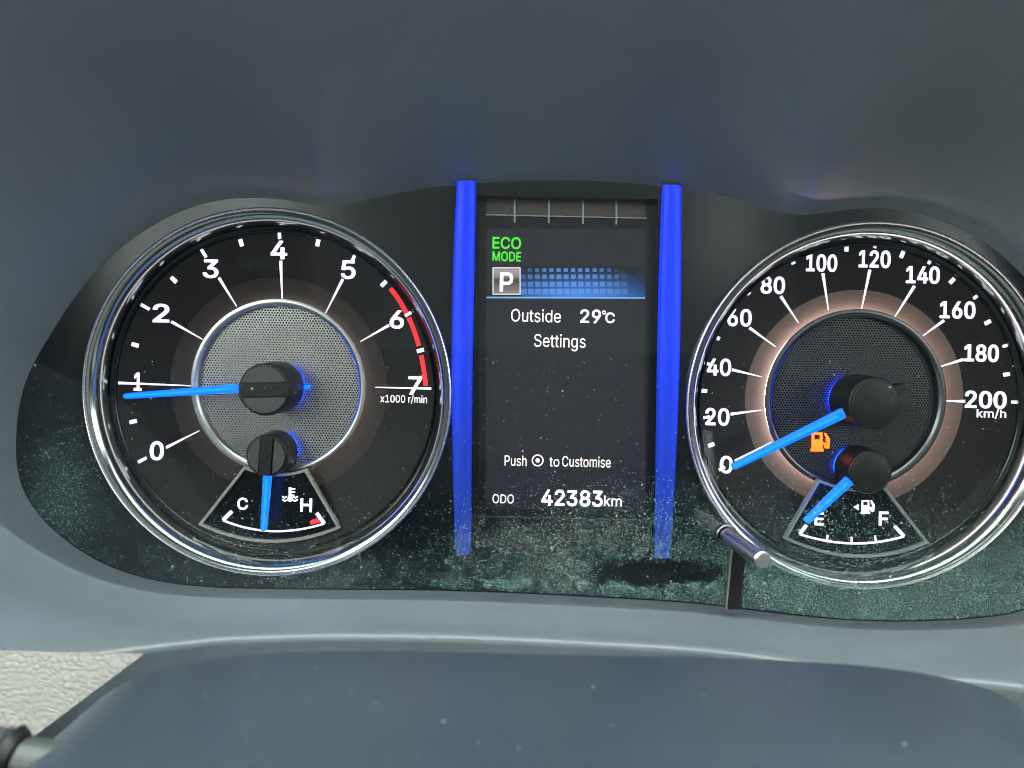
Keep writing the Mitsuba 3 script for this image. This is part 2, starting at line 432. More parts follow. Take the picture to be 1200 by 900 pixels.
def needle(t, p0, p1, w0, w1, y, label):
    k = part(t, 'needle', needle_mesh(p0, p1, w0, w1, y), 'blue_plastic', emit=BLUE, label=label)
    p0, p1 = np.array(p0, float), np.array(p1, float)
    part(k, 'light_core', needle_mesh(p0 + (p1 - p0) * 0.06, p1 - (p1 - p0) * 0.015, w0 * 0.30, w1 * 0.34, y - 2.2, 1.2), 'blue_plastic', emit=(0.0, 0.46, 2.4))


def leak_ring(c, off, r, h, a0, a1):
    """The lit light guide that shows round the foot of a needle boss."""
    cc = c + np.array([off[0], 0, off[1]])
    return revolve([(r - 2.7, -6.3), (r - 2.7, -0.4)], cc, 48, a0, a1)


def numeral(t, s, cx, cy, cap, w, dial, emit=WHITE):
    part(t, 'numeral', text(s, cx - w / 2, cx + w / 2, cy + cap / 2, cap, dial.surf, 1.6, True, 0.4), 'printed', emit=emit)


def mark(t, name, shape, dial, emit=WHITE, thick=1.0, bsdf='printed', seg=6, label=None, lift=0.4):
    part(t, name, slab(shape, dial.surf if hasattr(dial, 'surf') else dial, thick, lift, seg), bsdf, emit=emit, label=label)


# --- tachometer
tach = Dial(AX_L, 99.0)
t = thing('tachometer', 'left chrome ringed rev counter numbered 0 to 7 with blue needle near 1', 'gauge')
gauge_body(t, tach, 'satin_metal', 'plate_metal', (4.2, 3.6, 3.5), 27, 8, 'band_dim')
for s_, x, y, w in (('0', 184.3, 527.8, 16), ('1', 162.2, 447, 9), ('2', 189.3, 366.8, 19), ('3', 247.5, 314.7, 18), ('4', 327.2, 292.8, 19), ('5', 408.5, 315.8, 17), ('6', 465.2, 374, 17), ('7', 486.3, 451.5, 16)):
    numeral(t, s_, x, y, 20.5, w, tach)
for o1, i1, i0 in (((162.4, 541.2), (234.1, 504.4), (195.5, 524)), ((139.4, 448.4), (227.6, 451.9), None), ((166.2, 356.8), (237.9, 397.5), (201.5, 376.8)), ((236.4, 292.1), (277.8, 358.8), (257, 325.3)),
                   ((327.6, 269), (331.1, 352.2), (329.3, 305.5)), ((417.3, 296.7), (382, 366.4), (402, 327)), ((484.4, 364.5), (422.3, 400.2), (456, 381)), ((505.5, 455), (440, 453.6), None)):
    o1, i1 = np.array(o1), np.array(i1)
    if i0 is None:
        mark(t, 'tick', seg_poly(o1, i1, 3.0, 1.0), tach)
    else:
        u = (i1 - o1) / np.linalg.norm(i1 - o1)
        mark(t, 'tick', seg_poly(o1, o1 + u * (11 if s_ != '4' else 9), 3.6, 3.6), tach)
        mark(t, 'tick', seg_poly(i0, i1, 3.4, 0.9), tach)
for x, y in ((283, 284.4), (204.2, 327.7), (159, 404), (156.7, 493.7), (372.8, 284.4), (449.9, 332.3), (492.8, 410.5)):
    u = np.array([335.0 - x, 452.0 - y]); u /= np.linalg.norm(u)
    p = np.array([x, y])
    mark(t, 'half_tick', seg_poly(p - u * 4.2, p + u * 4.2, 4.6, 4.6), tach)
ap = at(np.array(335.0), np.array(452.0))
arc_pts = [(457.6, 338), (470, 355), (481, 376), (489, 398), (494.5, 420), (497.8, 440), (498.6, 452)]
arc = LineString(CubicSpline(np.arange(7), np.array(arc_pts))(np.linspace(0, 6, 30))).buffer(2.6, cap_style='flat')
arc = arc.difference(Point(492.8, 410.5).buffer(6)).difference(Point(478, 369).buffer(3.5))
for g in arc.geoms if hasattr(arc, 'geoms') else [arc]:
    mark(t, 'red_zone', g, tach, emit=(1.5, 0.01, 0.02), bsdf='red_print', label='red band of the rev scale from 5.5 to 7')
part(t, 'unit_lettering', text('x1000 r/min', 446, 500.5, 471.5, 8.6, tach.surf, 0.8, False, 0.4), 'printed', emit=(1.6, 1.6, 1.75), label='small white lettering x1000 r/min')
HUB_Y = -62.0
hub(t, AX_L, (0, 0), 30, 58, math.radians(182.5), 0, 17)
needle(t, (280, 454.6), (145, 464.3), 10, 6.5, HUB_Y, 'glowing blue pointer just below the 1')
part(t, 'light_guide', leak_ring(AX_L, (0, 0), 30, 3.5, math.radians(-55), math.radians(60)), 'blue_plastic', axis=AX_L, emit=(0.0, 0.9, 16.0))
lk = rbox(AX_L[0] + 29, AX_L[0] + 36, -5, -1.5, AX_L[2] - 2.5, AX_L[2] + 2.5, 0.8)
part(t, 'light_guide', lk, 'blue_plastic', emit=(0.0, 0.35, 4.0))

# --- speedometer
speed = Dial(AX_R, 102.0)
t2 = thing('speedometer', 'right chrome ringed speed gauge numbered 0 to 200 with blue needle at 0', 'gauge')
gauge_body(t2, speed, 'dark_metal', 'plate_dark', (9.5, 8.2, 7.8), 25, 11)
for s_, x, y, w in (('0', 850.5, 544, 15), ('20', 840, 488, 28), ('40', 842, 430, 28), ('60', 866, 372, 28), ('80', 905, 334, 28), ('100', 962, 308, 36), ('120', 1024, 303.5, 37), ('140', 1080.5, 322, 39), ('160', 1121, 363, 41), ('180', 1149, 413.5, 40), ('200', 1154, 468, 48)):
    numeral(t2, s_, x, y, 19, w, speed)
sp_t = [((823.8, 489.2), (894.8, 479.8), (856, 485)), ((823.8, 424.8), (894.8, 442), (857.5, 433)), ((849, 362.5), (911, 408), (878, 384)), ((896.6, 315.3), (936.8, 380.7), (914.5, 347)), ((958.2, 287.3), (970.8, 366.7), (963.8, 320)),
        ((1026, 282.7), (1008.6, 364.3), (1018.8, 316)), ((1091.5, 302.3), (1045, 375.8), (1071, 335)), ((1146.5, 345), (1078.6, 395), (1105.5, 375.3)), ((1181.8, 403.5), (1096.8, 430.8), (1128, 421)), ((1192.3, 471), (1101.3, 469.3), (1130, 470)), ((842, 550.5), (906, 516.5), (861, 540))]
for o1, i1, i0 in sp_t:
    o1, i1 = np.array(o1), np.array(i1)
    u = (i1 - o1) / np.linalg.norm(i1 - o1)
    i1 = i1 - u * 3
    mark(t2, 'tick', seg_poly(o1, o1 + u * 8.0, 3.4, 3.4), speed)
    mark(t2, 'tick', seg_poly(i0, i1, 3.4, 0.9), speed)
for zx, zy in ((152, 803), (127, 622), (170, 444), (273, 291), (424, 188), (604, 145), (790, 167), (957, 254), (1076, 393), (1139, 567)):
    p = np.array([780 + zx * 0.35, 240 + zy * 0.35])
    u = np.array([987.0 - p[0], 466.0 - p[1]]); u /= np.linalg.norm(u)
    mark(t2, 'half_tick', seg_poly(p - u * 3.8, p + u * 3.8, 4.4, 4.4), speed)
part(t2, 'unit_lettering', text('km/h', 1144, 1178, 489, 9.5, speed.surf, 0.8, False, 0.4), 'printed', emit=(1.6, 1.6, 1.75), label='small white lettering km/h')
hub(t2, AX_R, (0, 0), 30, 58, math.radians(206), 0, 17, cap='hub_black')
needle(t2, (989, 484), (858.5, 547.7), 12, 7.5, HUB_Y, 'glowing blue pointer resting on 0')
part(t2, 'light_guide', leak_ring(AX_R, (0, 0), 30, 3, math.radians(110), math.radians(215)), 'blue_plastic', axis=AX_R, emit=(0.0, 0.9, 30.0))
part(t2, 'light_guide', leak_ring(AX_R, (0, 0), 30, 3, math.radians(12), math.radians(38)), 'blue_plastic', axis=AX_R, emit=(0.0, 0.9, 30.0))
tail = Polygon([(20, 14), (41, 21), (43, 16), (24, 4)]).buffer(-1).buffer(2)
m = trimesh.creation.extrude_polygon(tail, 16, engine='earcut'); v = np.asarray(m.vertices)
part(t2, 'needle_tail', trimesh.Trimesh(np.stack([AX_R[0] + v[:, 0], -22 - v[:, 2], AX_R[2] + v[:, 1]], 1), m.faces, process=False), 'hub_black')


# --- symbols
def pump_shape(cx, cy, h):
    """Fuel pump pictogram."""
    w = h * 0.55
    x0 = cx - w * 0.75
    body = sbox(x0, cy - h / 2, x0 + w, cy + h / 2 - h * 0.12).union(sbox(x0 - h * 0.06, cy + h / 2 - h * 0.13, x0 + w + h * 0.06, cy + h / 2))
    body = body.difference(sbox(x0 + w * 0.2, cy - h * 0.38, x0 + w * 0.8, cy - h * 0.12))
    hose = LineString([(x0 + w, cy + h * 0.05), (x0 + w * 1.28, cy + h * 0.08), (x0 + w * 1.3, cy + h * 0.28), (x0 + w * 1.55, cy + h * 0.3), (x0 + w * 1.62, cy - h * 0.12), (x0 + w * 1.3, cy - h * 0.42)]).buffer(h * 0.055)
    noz = sbox(x0 + w * 1.38, cy - h * 0.22, x0 + w * 1.68, cy - h * 0.02)
    return unary_union([body, hose, noz])


PL = plane(0.0)
lamp = thing('low_fuel_lamp', 'glowing orange fuel pump warning symbol below the speed gauge hub', 'warning light')
part(lamp, None, slab(pump_shape(959.5, 517.3, 22), PL, 2.5, 1.0), 'printed', emit=(3.0, 0.42, 0.0))


# --- small gauges in the feet of the dials
def small_gauge(name, label, dial, tl, bl, br, tr, low, hubc, mat, fill):
    t = thing(name, label, 'gauge')
    def arcpts(a, m_, b, n=24):
        a, m_, b = map(np.array, (a, m_, b))
        s_ = np.linspace(0, 1, n)[:, None]
        c = 2 * m_ - (a + b) / 2
        return a * (1 - s_) ** 2 + 2 * c * s_ * (1 - s_) + b * s_ ** 2
    bot = arcpts(bl, low, br)
    mid_top = ((tl[0] + tr[0]) / 2 + 0.5, (tl[1] + tr[1]) / 2 + 7)
    outer = Polygon(np.vstack([[tl], bot, [tr], arcpts(tr, mid_top, tl, 12)[1:-1]]))
    inner = outer.buffer(-3.9, join_style='round').buffer(0.8)
    fr = outer.difference(inner)
    SURF = lambda px_, py_: at(px_, py_, -16.0)
    part(t, 'face', slab(outer.buffer(-0.8), SURF, 3.0, 0.0), 'panel_black' if fill else 'dial_black')
    part(t, 'frame', slab(fr, SURF, 7.0, 0.0), mat)
    return t, SURF, arcpts


t3, SF, arcp = small_gauge('temperature_gauge', 'fan shaped coolant temperature gauge marked C and H inside the left dial', tach, (288.5, 545), (235, 613), (400.5, 617), (360.4, 548), (317.8, 634), None, 'frame_silver', True)
mark(t3, 'scale_arc', LineString(arcp((262.7, 608.5), (320, 621.3), (381, 612.5))).buffer(1.1, cap_style='flat'), SF, thick=0.8, lift=3.2)
for a, b in (((273.3, 598), (262.9, 608.3)), ((372, 600), (381, 612.3))):
    mark(t3, 'end_tick', seg_poly(a, b, 4.2, 4.2), SF, thick=0.8, lift=3.2)
part(t3, 'letter', text('C', 279.5, 291.5, 595.8, 13, SF, 0.8, True, 3.2), 'printed', emit=(1.7, 1.7, 1.85))
part(t3, 'letter', text('H', 353, 366.5, 598.5, 15, SF, 0.8, True, 3.2), 'printed', emit=(1.7, 1.7, 1.85))
th = unary_union([sbox(339.6, 570, 342.6, 584), Point(341.1, 583.2).buffer(2.9), sbox(342.6, 571.2, 347, 572.7), sbox(342.6, 575, 347, 576.5), sbox(342.6, 578.8, 346, 580.2),
                  LineString([(332.5, 581), (334.5, 582.6), (336.8, 581)]).buffer(0.8), LineString([(345, 581), (347.4, 582.6), (349.6, 581)]).buffer(0.8),
                  LineString([(332.5, 584.6), (335, 586.2), (338, 584.8), (341, 586.2), (344, 584.8), (347, 586.2), (349.6, 584.6)]).buffer(0.8)])
mark(t3, 'thermometer_symbol', th, SF, thick=0.8, lift=3.2, emit=(1.6, 1.6, 1.75), seg=None)
mark(t3, 'hot_mark', Polygon([(364, 609.5), (372.5, 606), (376, 611.2), (365, 613.6)]), SF, thick=0.8, lift=3.2, emit=(1.3, 0.03, 0.05), bsdf='red_print', label='red mark at the H end of the scale')
TC = at(326.5, 527.5)
hub(t3, np.array([TC[0], 0, TC[2]]), (0, 0), 25, 44, math.radians(266), 0, 16)
needle(t3, (313, 557), (308.4, 622), 9.5, 6.8, -46, 'glowing blue pointer standing midway between C and H')
part(t3, 'light_guide', leak_ring(np.array([TC[0], 0, TC[2]]), (0, 0), 25.2, 5, math.radians(-20), math.radians(65)), 'blue_plastic', axis=np.array([TC[0], 0, TC[2]]), emit=(0.0, 0.9, 14.0))

t4, SF, arcp = small_gauge('fuel_gauge', 'fan shaped fuel gauge marked E and F inside the right dial', speed, (956.5, 560), (916, 629.3), (1084.8, 634), (1033.5, 568), (1002, 651.5), None, 'frame_dark', True)
mark(t4, 'scale_arc', LineString(arcp((935.5, 624.7), (997, 635.6), (1057.5, 627.3))).buffer(1.2, cap_style='flat'), SF, thick=0.8, lift=3.2)
for a, b in (((943.7, 614), (935.5, 624.7)), ((1046.3, 615.3), (1057.2, 627)), ((968.3, 625.5), (967.3, 632.5)), ((996.3, 628), (996.1, 635)), ((1023.4, 626.5), (1024.6, 633.5))):
    w = 4.0 if abs(a[0] - b[0]) > 4 else 2.2
    mark(t4, 'tick' if w < 3 else 'end_tick', seg_poly(a, b, w, w), SF, thick=0.8, lift=3.2)
part(t4, 'letter', text('E', 953, 963.5, 614, 14, SF, 0.8, True, 3.2), 'printed', emit=(1.8, 1.8, 1.95))
part(t4, 'letter', text('F', 1028, 1039, 614.5, 15.5, SF, 0.8, True, 3.2), 'printed', emit=(1.8, 1.8, 1.95))
mark(t4, 'pump_symbol', unary_union([pump_shape(1014.5, 593, 16), Polygon([(998.5, 593.2), (1004, 589.8), (1004, 596.8)])]), SF, thick=0.8, lift=3.2, emit=(1.7, 1.7, 1.85), seg=None)
mark(t4, 'dot', Point(952.5, 597).buffer(1.7), SF, thick=0.8, lift=3.2, seg=None)
FC = at(1000, 546)
hub(t4, np.array([FC[0], 0, FC[2]]), (0, 0), 26, 44, math.radians(223), 0, 16, cap='hub_black')
needle(t4, (996, 563), (944.8, 611.8), 12, 8, -46, 'glowing blue pointer resting on E')
part(t4, 'light_guide', leak_ring(np.array([FC[0], 0, FC[2]]), (0, 0), 26.2, 4, math.radians(110), math.radians(200)), 'blue_plastic', axis=np.array([FC[0], 0, FC[2]]), emit=(0.0, 0.9, 14.0))

# ---------------------------------------------------------------- information display
YS = -20.0
SC = plane(YS)
t5 = thing('information_display', 'upright colour screen between the blue strips showing 29 degrees outside and odometer', 'screen')
part(t5, 'housing', slab(Polygon([(556, 226), (775, 230), (772, 655), (553, 650)]), SC, 3.0, -3.0), 'screen_glass')
part(t5, 'screen', slab(Polygon([(570, 267.5), (756.5, 268.5), (755.5, 597.5), (568.5, 596.5)]), SC, 1.0, 0.3), 'screen_glass', emit=(0.012, 0.0125, 0.019))
L1 = 1.7
GREEN, SOFT = (0.06, 1.0, 0.0), (1.5, 1.42, 1.32)
part(t5, 'lettering', text('ECO', 577, 610.5, 291.3, 13, SC, 0.4, True, L1), 'printed', emit=GREEN, label='green ECO lettering')
part(t5, 'lettering', text('MODE', 577, 610.5, 305.8, 10.6, SC, 0.4, True, L1), 'printed', emit=GREEN, label='green MODE lettering')
part(t5, 'lettering', text('Outside', 598.8, 657, 377, 14.4, SC, 0.4, False, L1), 'printed', emit=SOFT, label='white word Outside')
part(t5, 'lettering', text('29', 679.5, 704, 378, 15, SC, 0.4, True, L1), 'printed', emit=SOFT, label='white number 29')
part(t5, 'lettering', text('C', 709, 720, 378, 11.5, SC, 0.4, True, L1), 'printed', emit=SOFT, label='white C of the temperature unit')
mark(t5, 'degree_sign', Point(707.6, 366).buffer(2.4).difference(Point(707.6, 366).buffer(1.1)), SC, emit=SOFT, thick=0.4, lift=L1, seg=None)
part(t5, 'lettering', text('Settings', 625.8, 685.8, 406.5, 14.6, SC, 0.4, False, L1), 'printed', emit=SOFT, label='white word Settings')
part(t5, 'lettering', text('Push', 591.3, 617, 545.2, 12, SC, 0.4, False, L1), 'printed', emit=SOFT, label='white word Push')
part(t5, 'lettering', text('to', 643.6, 655.2, 546, 11.5, SC, 0.4, False, L1), 'printed', emit=SOFT, label='white word to')
part(t5, 'lettering', text('Customise', 658.5, 715.3, 546.6, 12, SC, 0.4, False, L1), 'printed', emit=SOFT, label='white word Customise')
mark(t5, 'button_symbol', unary_union([Point(630, 539).buffer(6.9).difference(Point(630, 539).buffer(5.5)), Point(630, 539).buffer(2.5)]), SC, emit=SOFT, thick=0.4, lift=L1, seg=None)
part(t5, 'lettering', text('ODO', 577.2, 602, 589, 10.2, SC, 0.4, False, L1), 'printed', emit=SOFT, label='white lettering ODO')
part(t5, 'lettering', text('42383', 634.3, 706, 591.8, 17.5, SC, 0.4, True, L1), 'printed', emit=(2.0, 1.95, 1.85), label='white odometer number 42383')
part(t5, 'lettering', text('km', 707.5, 728, 592.6, 12.2, SC, 0.4, False, L1), 'printed', emit=(1.8, 1.75, 1.65), label='white lettering km')
# gear tile: shaded square, light rim, letter P
gx = np.linspace(577.5, 610, 8); gy = np.linspace(313.2, 345.2, 17)
GX, GY = np.meshgrid(gx, gy, indexing='ij')
pg = SC(GX, GY); pg[..., 1] -= 1.6
k = np.interp(np.linspace(0, 1, 17), [0, .2, .36, .46, .62, 1], [.30, .34, .20, .04, .10, .26])
part(t5, 'gear_tile', grid_mesh(pg), 'screen_glass', color=np.repeat(np.tile(k, 8)[:, None], 3, 1) * np.array([1.05, 1, .95]) / EX, smooth=True, emit={'type': 'mesh_attribute', 'name': 'vertex_color'}, label='grey shaded square behind the letter P')
mark(t5, 'tile_rim', sbox(577.2, 313, 610.2, 345.4).difference(sbox(578.6, 314.4, 608.8, 344)), SC, emit=(0.75, 0.75, 0.72), thick=0.4, lift=1.7, seg=None)
part(t5, 'lettering', text('P', 585.6, 601.2, 341, 21.5, SC, 0.4, True, 2.0), 'printed', emit=(1.6, 1.6, 1.6), label='white gear letter P')
# blue graphic: glowing band with rows of small cells above it
def band(px_, py_):
    hx = np.clip(1 - np.abs((px_ - 678) / 88.0), 0, 1) ** 0.7
    vy = np.clip((py_ - 312) / 36.0, 0, 1) ** 1.6
    return hx, vy
gx = np.linspace(610.6, 756, 40); gy = np.linspace(312, 348.6, 20)
GX, GY = np.meshgrid(gx, gy, indexing='ij')
hx, vy = band(GX, GY)
g = (hx * vy)[..., None] * np.array([0.035, 0.26, 0.95]) + 0.002
pg = SC(GX, GY); pg[..., 1] -= 1.6
part(t5, 'blue_graphic', grid_mesh(pg), 'screen_glass', color=g.reshape(-1, 3) / EX, smooth=True, emit={'type': 'mesh_attribute', 'name': 'vertex_color'}, label='blue glowing band across the screen')
cv, cf, cc = [], [], []
for r_, yy in enumerate((316.5, 324.2, 333.0, 341.6)):
    for c_ in range(15):
        xx = 612.5 + c_ * 8.4 + (r_ * 0.4)
        if xx > 742: continue
        hw, hh = 2.5 + r_ * 0.35, 2.2 + 0.35 * r_
        fade = max(0.0, 1 - abs((xx - 668) / (58 + 13 * r_)) ** 2.2)
        if fade <= 0.02: continue
        q = SC(np.array([xx - hw, xx + hw, xx + hw, xx - hw]), np.array([yy + hh, yy + hh, yy - hh, yy - hh])); q[:, 1] -= 2.0
        cf += [[len(cv), len(cv) + 1, len(cv) + 2], [len(cv), len(cv) + 2, len(cv) + 3]]
        cv += list(q); cc += [np.array([0.13, 0.36, 0.95]) * fade * (0.62 + 0.05 * r_)] * 4
part(t5, 'graphic_cells', trimesh.Trimesh(np.array(cv), np.array(cf), process=False), 'screen_glass', color=np.array(cc) / EX, emit={'type': 'mesh_attribute', 'name': 'vertex_color'}, kind='stuff')
mark(t5, 'graphic_line', Polygon([(570, 347.6), (755.5, 348.2), (755.5, 350), (570, 349.4)]), SC, emit=(0.16, 0.42, 0.8), thick=0.3, lift=1.9, seg=None)

# unlit indicator windows above and below the screen
for nm, lab, y0, y1, xs, mat, bar in (('indicator_row', 'row of five unlit brown indicator windows above the screen', 234.5, 262, (569, 603, 643, 683, 722, 757), 'brown_pane', 'frame_dark'),
                                     ('lower_indicator_row', 'faint row of five dark indicator windows below the screen', 607, 641, (561, 595, 635, 675, 714, 757), 'screen_glass', 'frame_dark')):
    t6 = thing(nm if nm == 'indicator_row' else 'indicator_row', lab, 'indicator lights')
    for a, b in zip(xs[:-1], xs[1:]):
        sh = (663 - (a + b) / 2) * -0.022
        part(t6, 'pane', slab(sbox(a + 1, y0 + sh, b - 1, y1 + sh - (9 if y0 < 400 else 0)), SC, 1.2, 0.2), mat)
    for a in xs[1:-1]:
        sh = (663 - a) * -0.022
        wb = 0.9 if y0 < 400 else 0.35
        part(t6, 'divider', slab(sbox(a - wb, y0 + sh - 2, a + wb, y1 + sh), SC, 3.0, 0.2), 'frame_dark' if y0 < 400 else 'tier_grey')
    yl = y1 - 8.5 if y0 < 400 else y0 - 1
    part(t6, 'ledge', slab(Polygon([(xs[0], yl - 2.1), (xs[-1], yl + 2.1), (xs[-1], yl + 3.1), (xs[0], yl - 1.1)]), SC, 3.4, 0.2), 'frame_dark' if y0 < 400 else 'tier_grey')

# ---------------------------------------------------------------- blue light strips
def strip_rad(c0, c1):
    zt, zb = float(at(660, 215, -42)[2] * S), float(at(660, 650, -42)[2] * S)
    def fn(p, n, uv):
        k = smoothstep(zb - 0.01, zt, p.z)
        edge = 0.62 + 0.38 * noise(p.x / 0.0011, 3.0, p.z / 0.05)
        return mix(c1, c0, k) * edge
    return proc(fn)


SB = strip_rad([float(c) / EX for c in (0.0, 0.040, 1.5)], [float(c) / EX for c in (0.006, 0.034, 0.26)])
for side, (le, re) in {'left': ([(536, 214), (531.5, 320), (529.8, 425), (531, 540), (534.5, 647)], [(557.5, 213.5), (556, 320), (554.2, 425), (553, 540), (551.5, 648)]),
                       'right': ([(775.8, 218), (772, 320), (769.8, 425), (768, 540), (766.8, 651)], [(797, 219), (796.6, 320), (795, 425), (790.5, 540), (783, 653)])}.items():
    ts = thing('light_strip', f'vertical glowing blue light strip {"between the left dial and the screen" if side == "left" else "between the screen and the right dial"}', 'light strip', 'blue light strips beside the screen')
    s_ = np.linspace(0, 4, 30)
    le, re = CubicSpline(range(5), np.array(le))(s_), CubicSpline(range(5), np.array(re))(s_)
    rows = []
    for f_, dz in ((0, 0), (0, 7), (0.12, 9.5), (0.5, 11.5), (0.88, 9.5), (1, 7), (1, 0)):
        q = le * (1 - f_) + re * f_
        p = at(q[:, 0], q[:, 1], YP); p[:, 1] -= dz; rows.append(p)
    m = grid_mesh(np.stack(rows, 1))
    part(ts, 'light_guide', m, 'blue_plastic', smooth=True, emit=SB)
    cap = Polygon([le[-1] + [-1.5, -1], re[-1] + [1.5, -1], re[-1] + [1.2, 3.5], le[-1] + [-1.2, 3.5]])
    part(ts, 'end_cap', slab(cap, plane(YP), 12, 0), 'panel_black')

# ---------------------------------------------------------------- clear cover, dust
zb = P0[:, 2].min()
def y_cover(z):
    h = np.asarray(z) - zb
    return -68.0 - 0.17 * h - 0.00054 * h * h
tt = np.full(NO, 60.0)
for _ in range(40):
    tt = 0.5 * tt + 0.5 * (Y_OUT - y_cover(P0[:, 2] + smn[:, 2] * Wf * tt))
LP = P0 + smn * (Wf * tt + 1.5)[:, None]
cover = Polygon(LP[:, [0, 2]]).buffer(0)
t7 = thing('clear_cover', 'clear plastic lens over the whole instrument cluster, dusty along its bottom', 'cover')
zz = np.linspace(LP[:, 2].min() + 0.5, LP[:, 2].max() - 0.5, 60)
rows = []
for z in zz:
    g = cover.intersection(LineString([(-2000, z), (2000, z)]))
    x0, _, x1, _ = g.bounds
    if z > 0 and rows: x0, x1 = min(x0, rows[-1][0][0]), max(x1, rows[-1][-1][0])
    rows.append([[x, y_cover(z), z] for x in np.linspace(x0, x1, 24)])
cm = grid_mesh(np.array(rows))
part(t7, None, cm, 'clear_cover', smooth=True)


def on_cover(px_, py_):
    d = ray(px_, py_)
    k = np.full(np.shape(px_), 0.8)
    for _ in range(30):
        k = 0.5 * k + 0.5 * (y_cover(CAM[2] + k * d[..., 2]) - CAM[1]) / d[..., 1]
    return CAM + d * k[..., None]


N = 1500000
px_, py_ = rng.uniform(5, 1215, N), rng.uniform(420, 735, N)
n1 = meshkit.fbm(np.stack([px_ / 60, py_ / 45, 0 * px_], -1), 4, 3)
n2 = meshkit.fbm(np.stack([px_ / 11, py_ / 9, 0 * px_ + 5], -1), 3, 9)
depth = np.clip((py_ - 560 - 25 * np.sin(px_ / 160)) / 120, 0, 1)
rightg = np.clip((px_ - 500) / 500, 0, 1)
dens = depth ** 1.3 * (0.32 + 0.6 * np.clip((n1 - 0.40) * 2.5, 0, 1)) * (np.clip((n2 - 0.2) * 2.2, 0.2, 1.4)) * 0.62
dens += np.clip((py_ - 560) / 120, 0, 1) * rightg * 0.75
dens += np.exp(-((px_ - 70) / 40) ** 2 - ((py_ - 585) / 60) ** 2) * 0.38
dens += np.exp(-((py_ - 683) / 7) ** 2) * np.clip((px_ - 480) / 120, 0, 1) * np.clip((980 - px_) / 200, 0, 1) * np.clip((n2 - 0.35) * 3, 0, 1) * 1.2
wipe = ((px_ - 765) / 76) ** 2 + ((py_ - 671) / 15) ** 2 + (n1 - 0.5) * 1.6 + (n2 - 0.5) * 0.8
dens *= np.clip((wipe - 0.5) * 1.2, 0.05, 1)
dens *= np.where(np.hypot(px_ - 1016, py_ - 476) < 205, 0.45, 1.0)
dens *= 1 - 0.75 * np.exp(-((px_ - 1150) / 70) ** 2 - ((py_ - 560) / 80) ** 2)
dens += 0.004
keep = rng.uniform(0, 1, N) < dens * 0.55
px_, py_ = px_[keep], py_[keep]
c = on_cover(px_, py_)
inside = np.array(shapely.contains_xy(Polygon(oo).buffer(-2), px_, py_))
c = c[inside]
n = len(c)
sz = np.exp(rng.normal(math.log(0.24), 0.45, n))
big = rng.uniform(0, 1, n) < 0.012
sz[big] *= 2.2
a = rng.uniform(0, 2 * math.pi, n)
ex = np.array([1.0, 0, 0]); ez = np.array([0, -0.18, 1]); ez /= np.linalg.norm(ez)
qs = []
for j in range(4):
    aj = a + j * math.pi / 2 + rng.uniform(-0.4, 0.4, n)
    rj = sz * rng.uniform(0.6, 1.3, n)
    qs.append(c + (np.cos(aj) * rj)[:, None] * ex + (np.sin(aj) * rj)[:, None] * ez + np.array([0, -0.6, 0]))
v = np.stack(qs, 1).reshape(-1, 3)
i4 = np.arange(n)[:, None] * 4
f = np.vstack([i4 + [0, 1, 2], i4 + [0, 2, 3]])
bright = np.clip(rng.normal(0.12, 0.2, n) + np.clip((n1[keep][inside] - 0.5) * 3, 0, 0.5) * (px_[inside] < 760) + (sz > 0.42) * 0.5, 0, 1)[:, None]
dcol = np.array([[0.11, 0.29, 0.265]]) * (1 - bright) + np.array([[0.50, 0.56, 0.54]]) * bright
t8 = thing('dust', 'pale specks of dust lying on the lower part of the clear cover', 'dust', kind='stuff')
part(t8, None, trimesh.Trimesh(v, f, process=False), 'dust_grey', color=np.repeat(dcol, 4, 0))

# ---------------------------------------------------------------- trip knob
t9 = thing('reset_knob', 'chrome tipped rod shaped reset knob beside the lower left of the right dial', 'knob')
K0, K1 = at(818, 604, -30), at(894, 657, -215)
dk = (K1 - K0) / np.linalg.norm(K1 - K0)
def px_of(p):
    d = p - CAM
    return 600 + D * np.dot(d, RT) / np.dot(d, FW)
fr = np.linspace(0, 1, 400)
kc = K0 + (K1 - K0) * fr[np.argmin([abs(px_of(K0 + (K1 - K0) * f_) - 851) for f_ in fr])]
part(t9, 'stem', rod(K0, kc + dk * 3, 7.6), 'hub_grey', smooth=40)
part(t9, 'shaft', rod(kc, K1 - dk * 0.2, 8.0, 8.0, bevel=0.7), 'chrome', smooth=40)
part(t9, 'tip', rod(K1 - dk * 1.2, K1 + dk * 0.9, 7.2, 7.0, bevel=0.5), 'satin_metal', smooth=40)
# collar: short ring round the shaft at the cover
ex_ = np.cross(dk, [0, 0, 1]); ex_ /= np.linalg.norm(ex_); ey_ = np.cross(dk, ex_)
an = np.arange(48) * 2 * math.pi / 48
pr = [(9.2, -3), (9.2, 3), (10.4, 4), (11.6, 3), (11.8, -3)]
p = np.array([[kc + dk * h + r * (math.cos(x) * ex_ + math.sin(x) * ey_) for r, h in pr] for x in an])
part(t9, 'collar', grid_mesh(p, closed=True), 'dark_metal', smooth=40)
b0, b1 = on_cover(np.array(855.5), np.array(640.0)), on_cover(np.array(849.0), np.array(712.0))
def bar3(p0, p1, w, h, mat, nm):
    d = p1 - p0; L = np.linalg.norm(d); d /= L
    n_ = np.array([d[2], 0, -d[0]]); n_ /= np.linalg.norm(n_)
    m = rbox(-w / 2, w / 2, -h, 0, 0, L, 0.8)
    v = np.asarray(m.vertices)
    m.vertices = p0 + v[:, :1] * n_ + v[:, 1:2] * np.array([0, 1, 0]) + v[:, 2:] * d
    part(t9, nm, m, mat, smooth=30)
sl = np.array([8.0, 0, 0])
bar3(b0 + sl, b1 + sl, 15.5, 6, 'hub_black', 'sleeve')
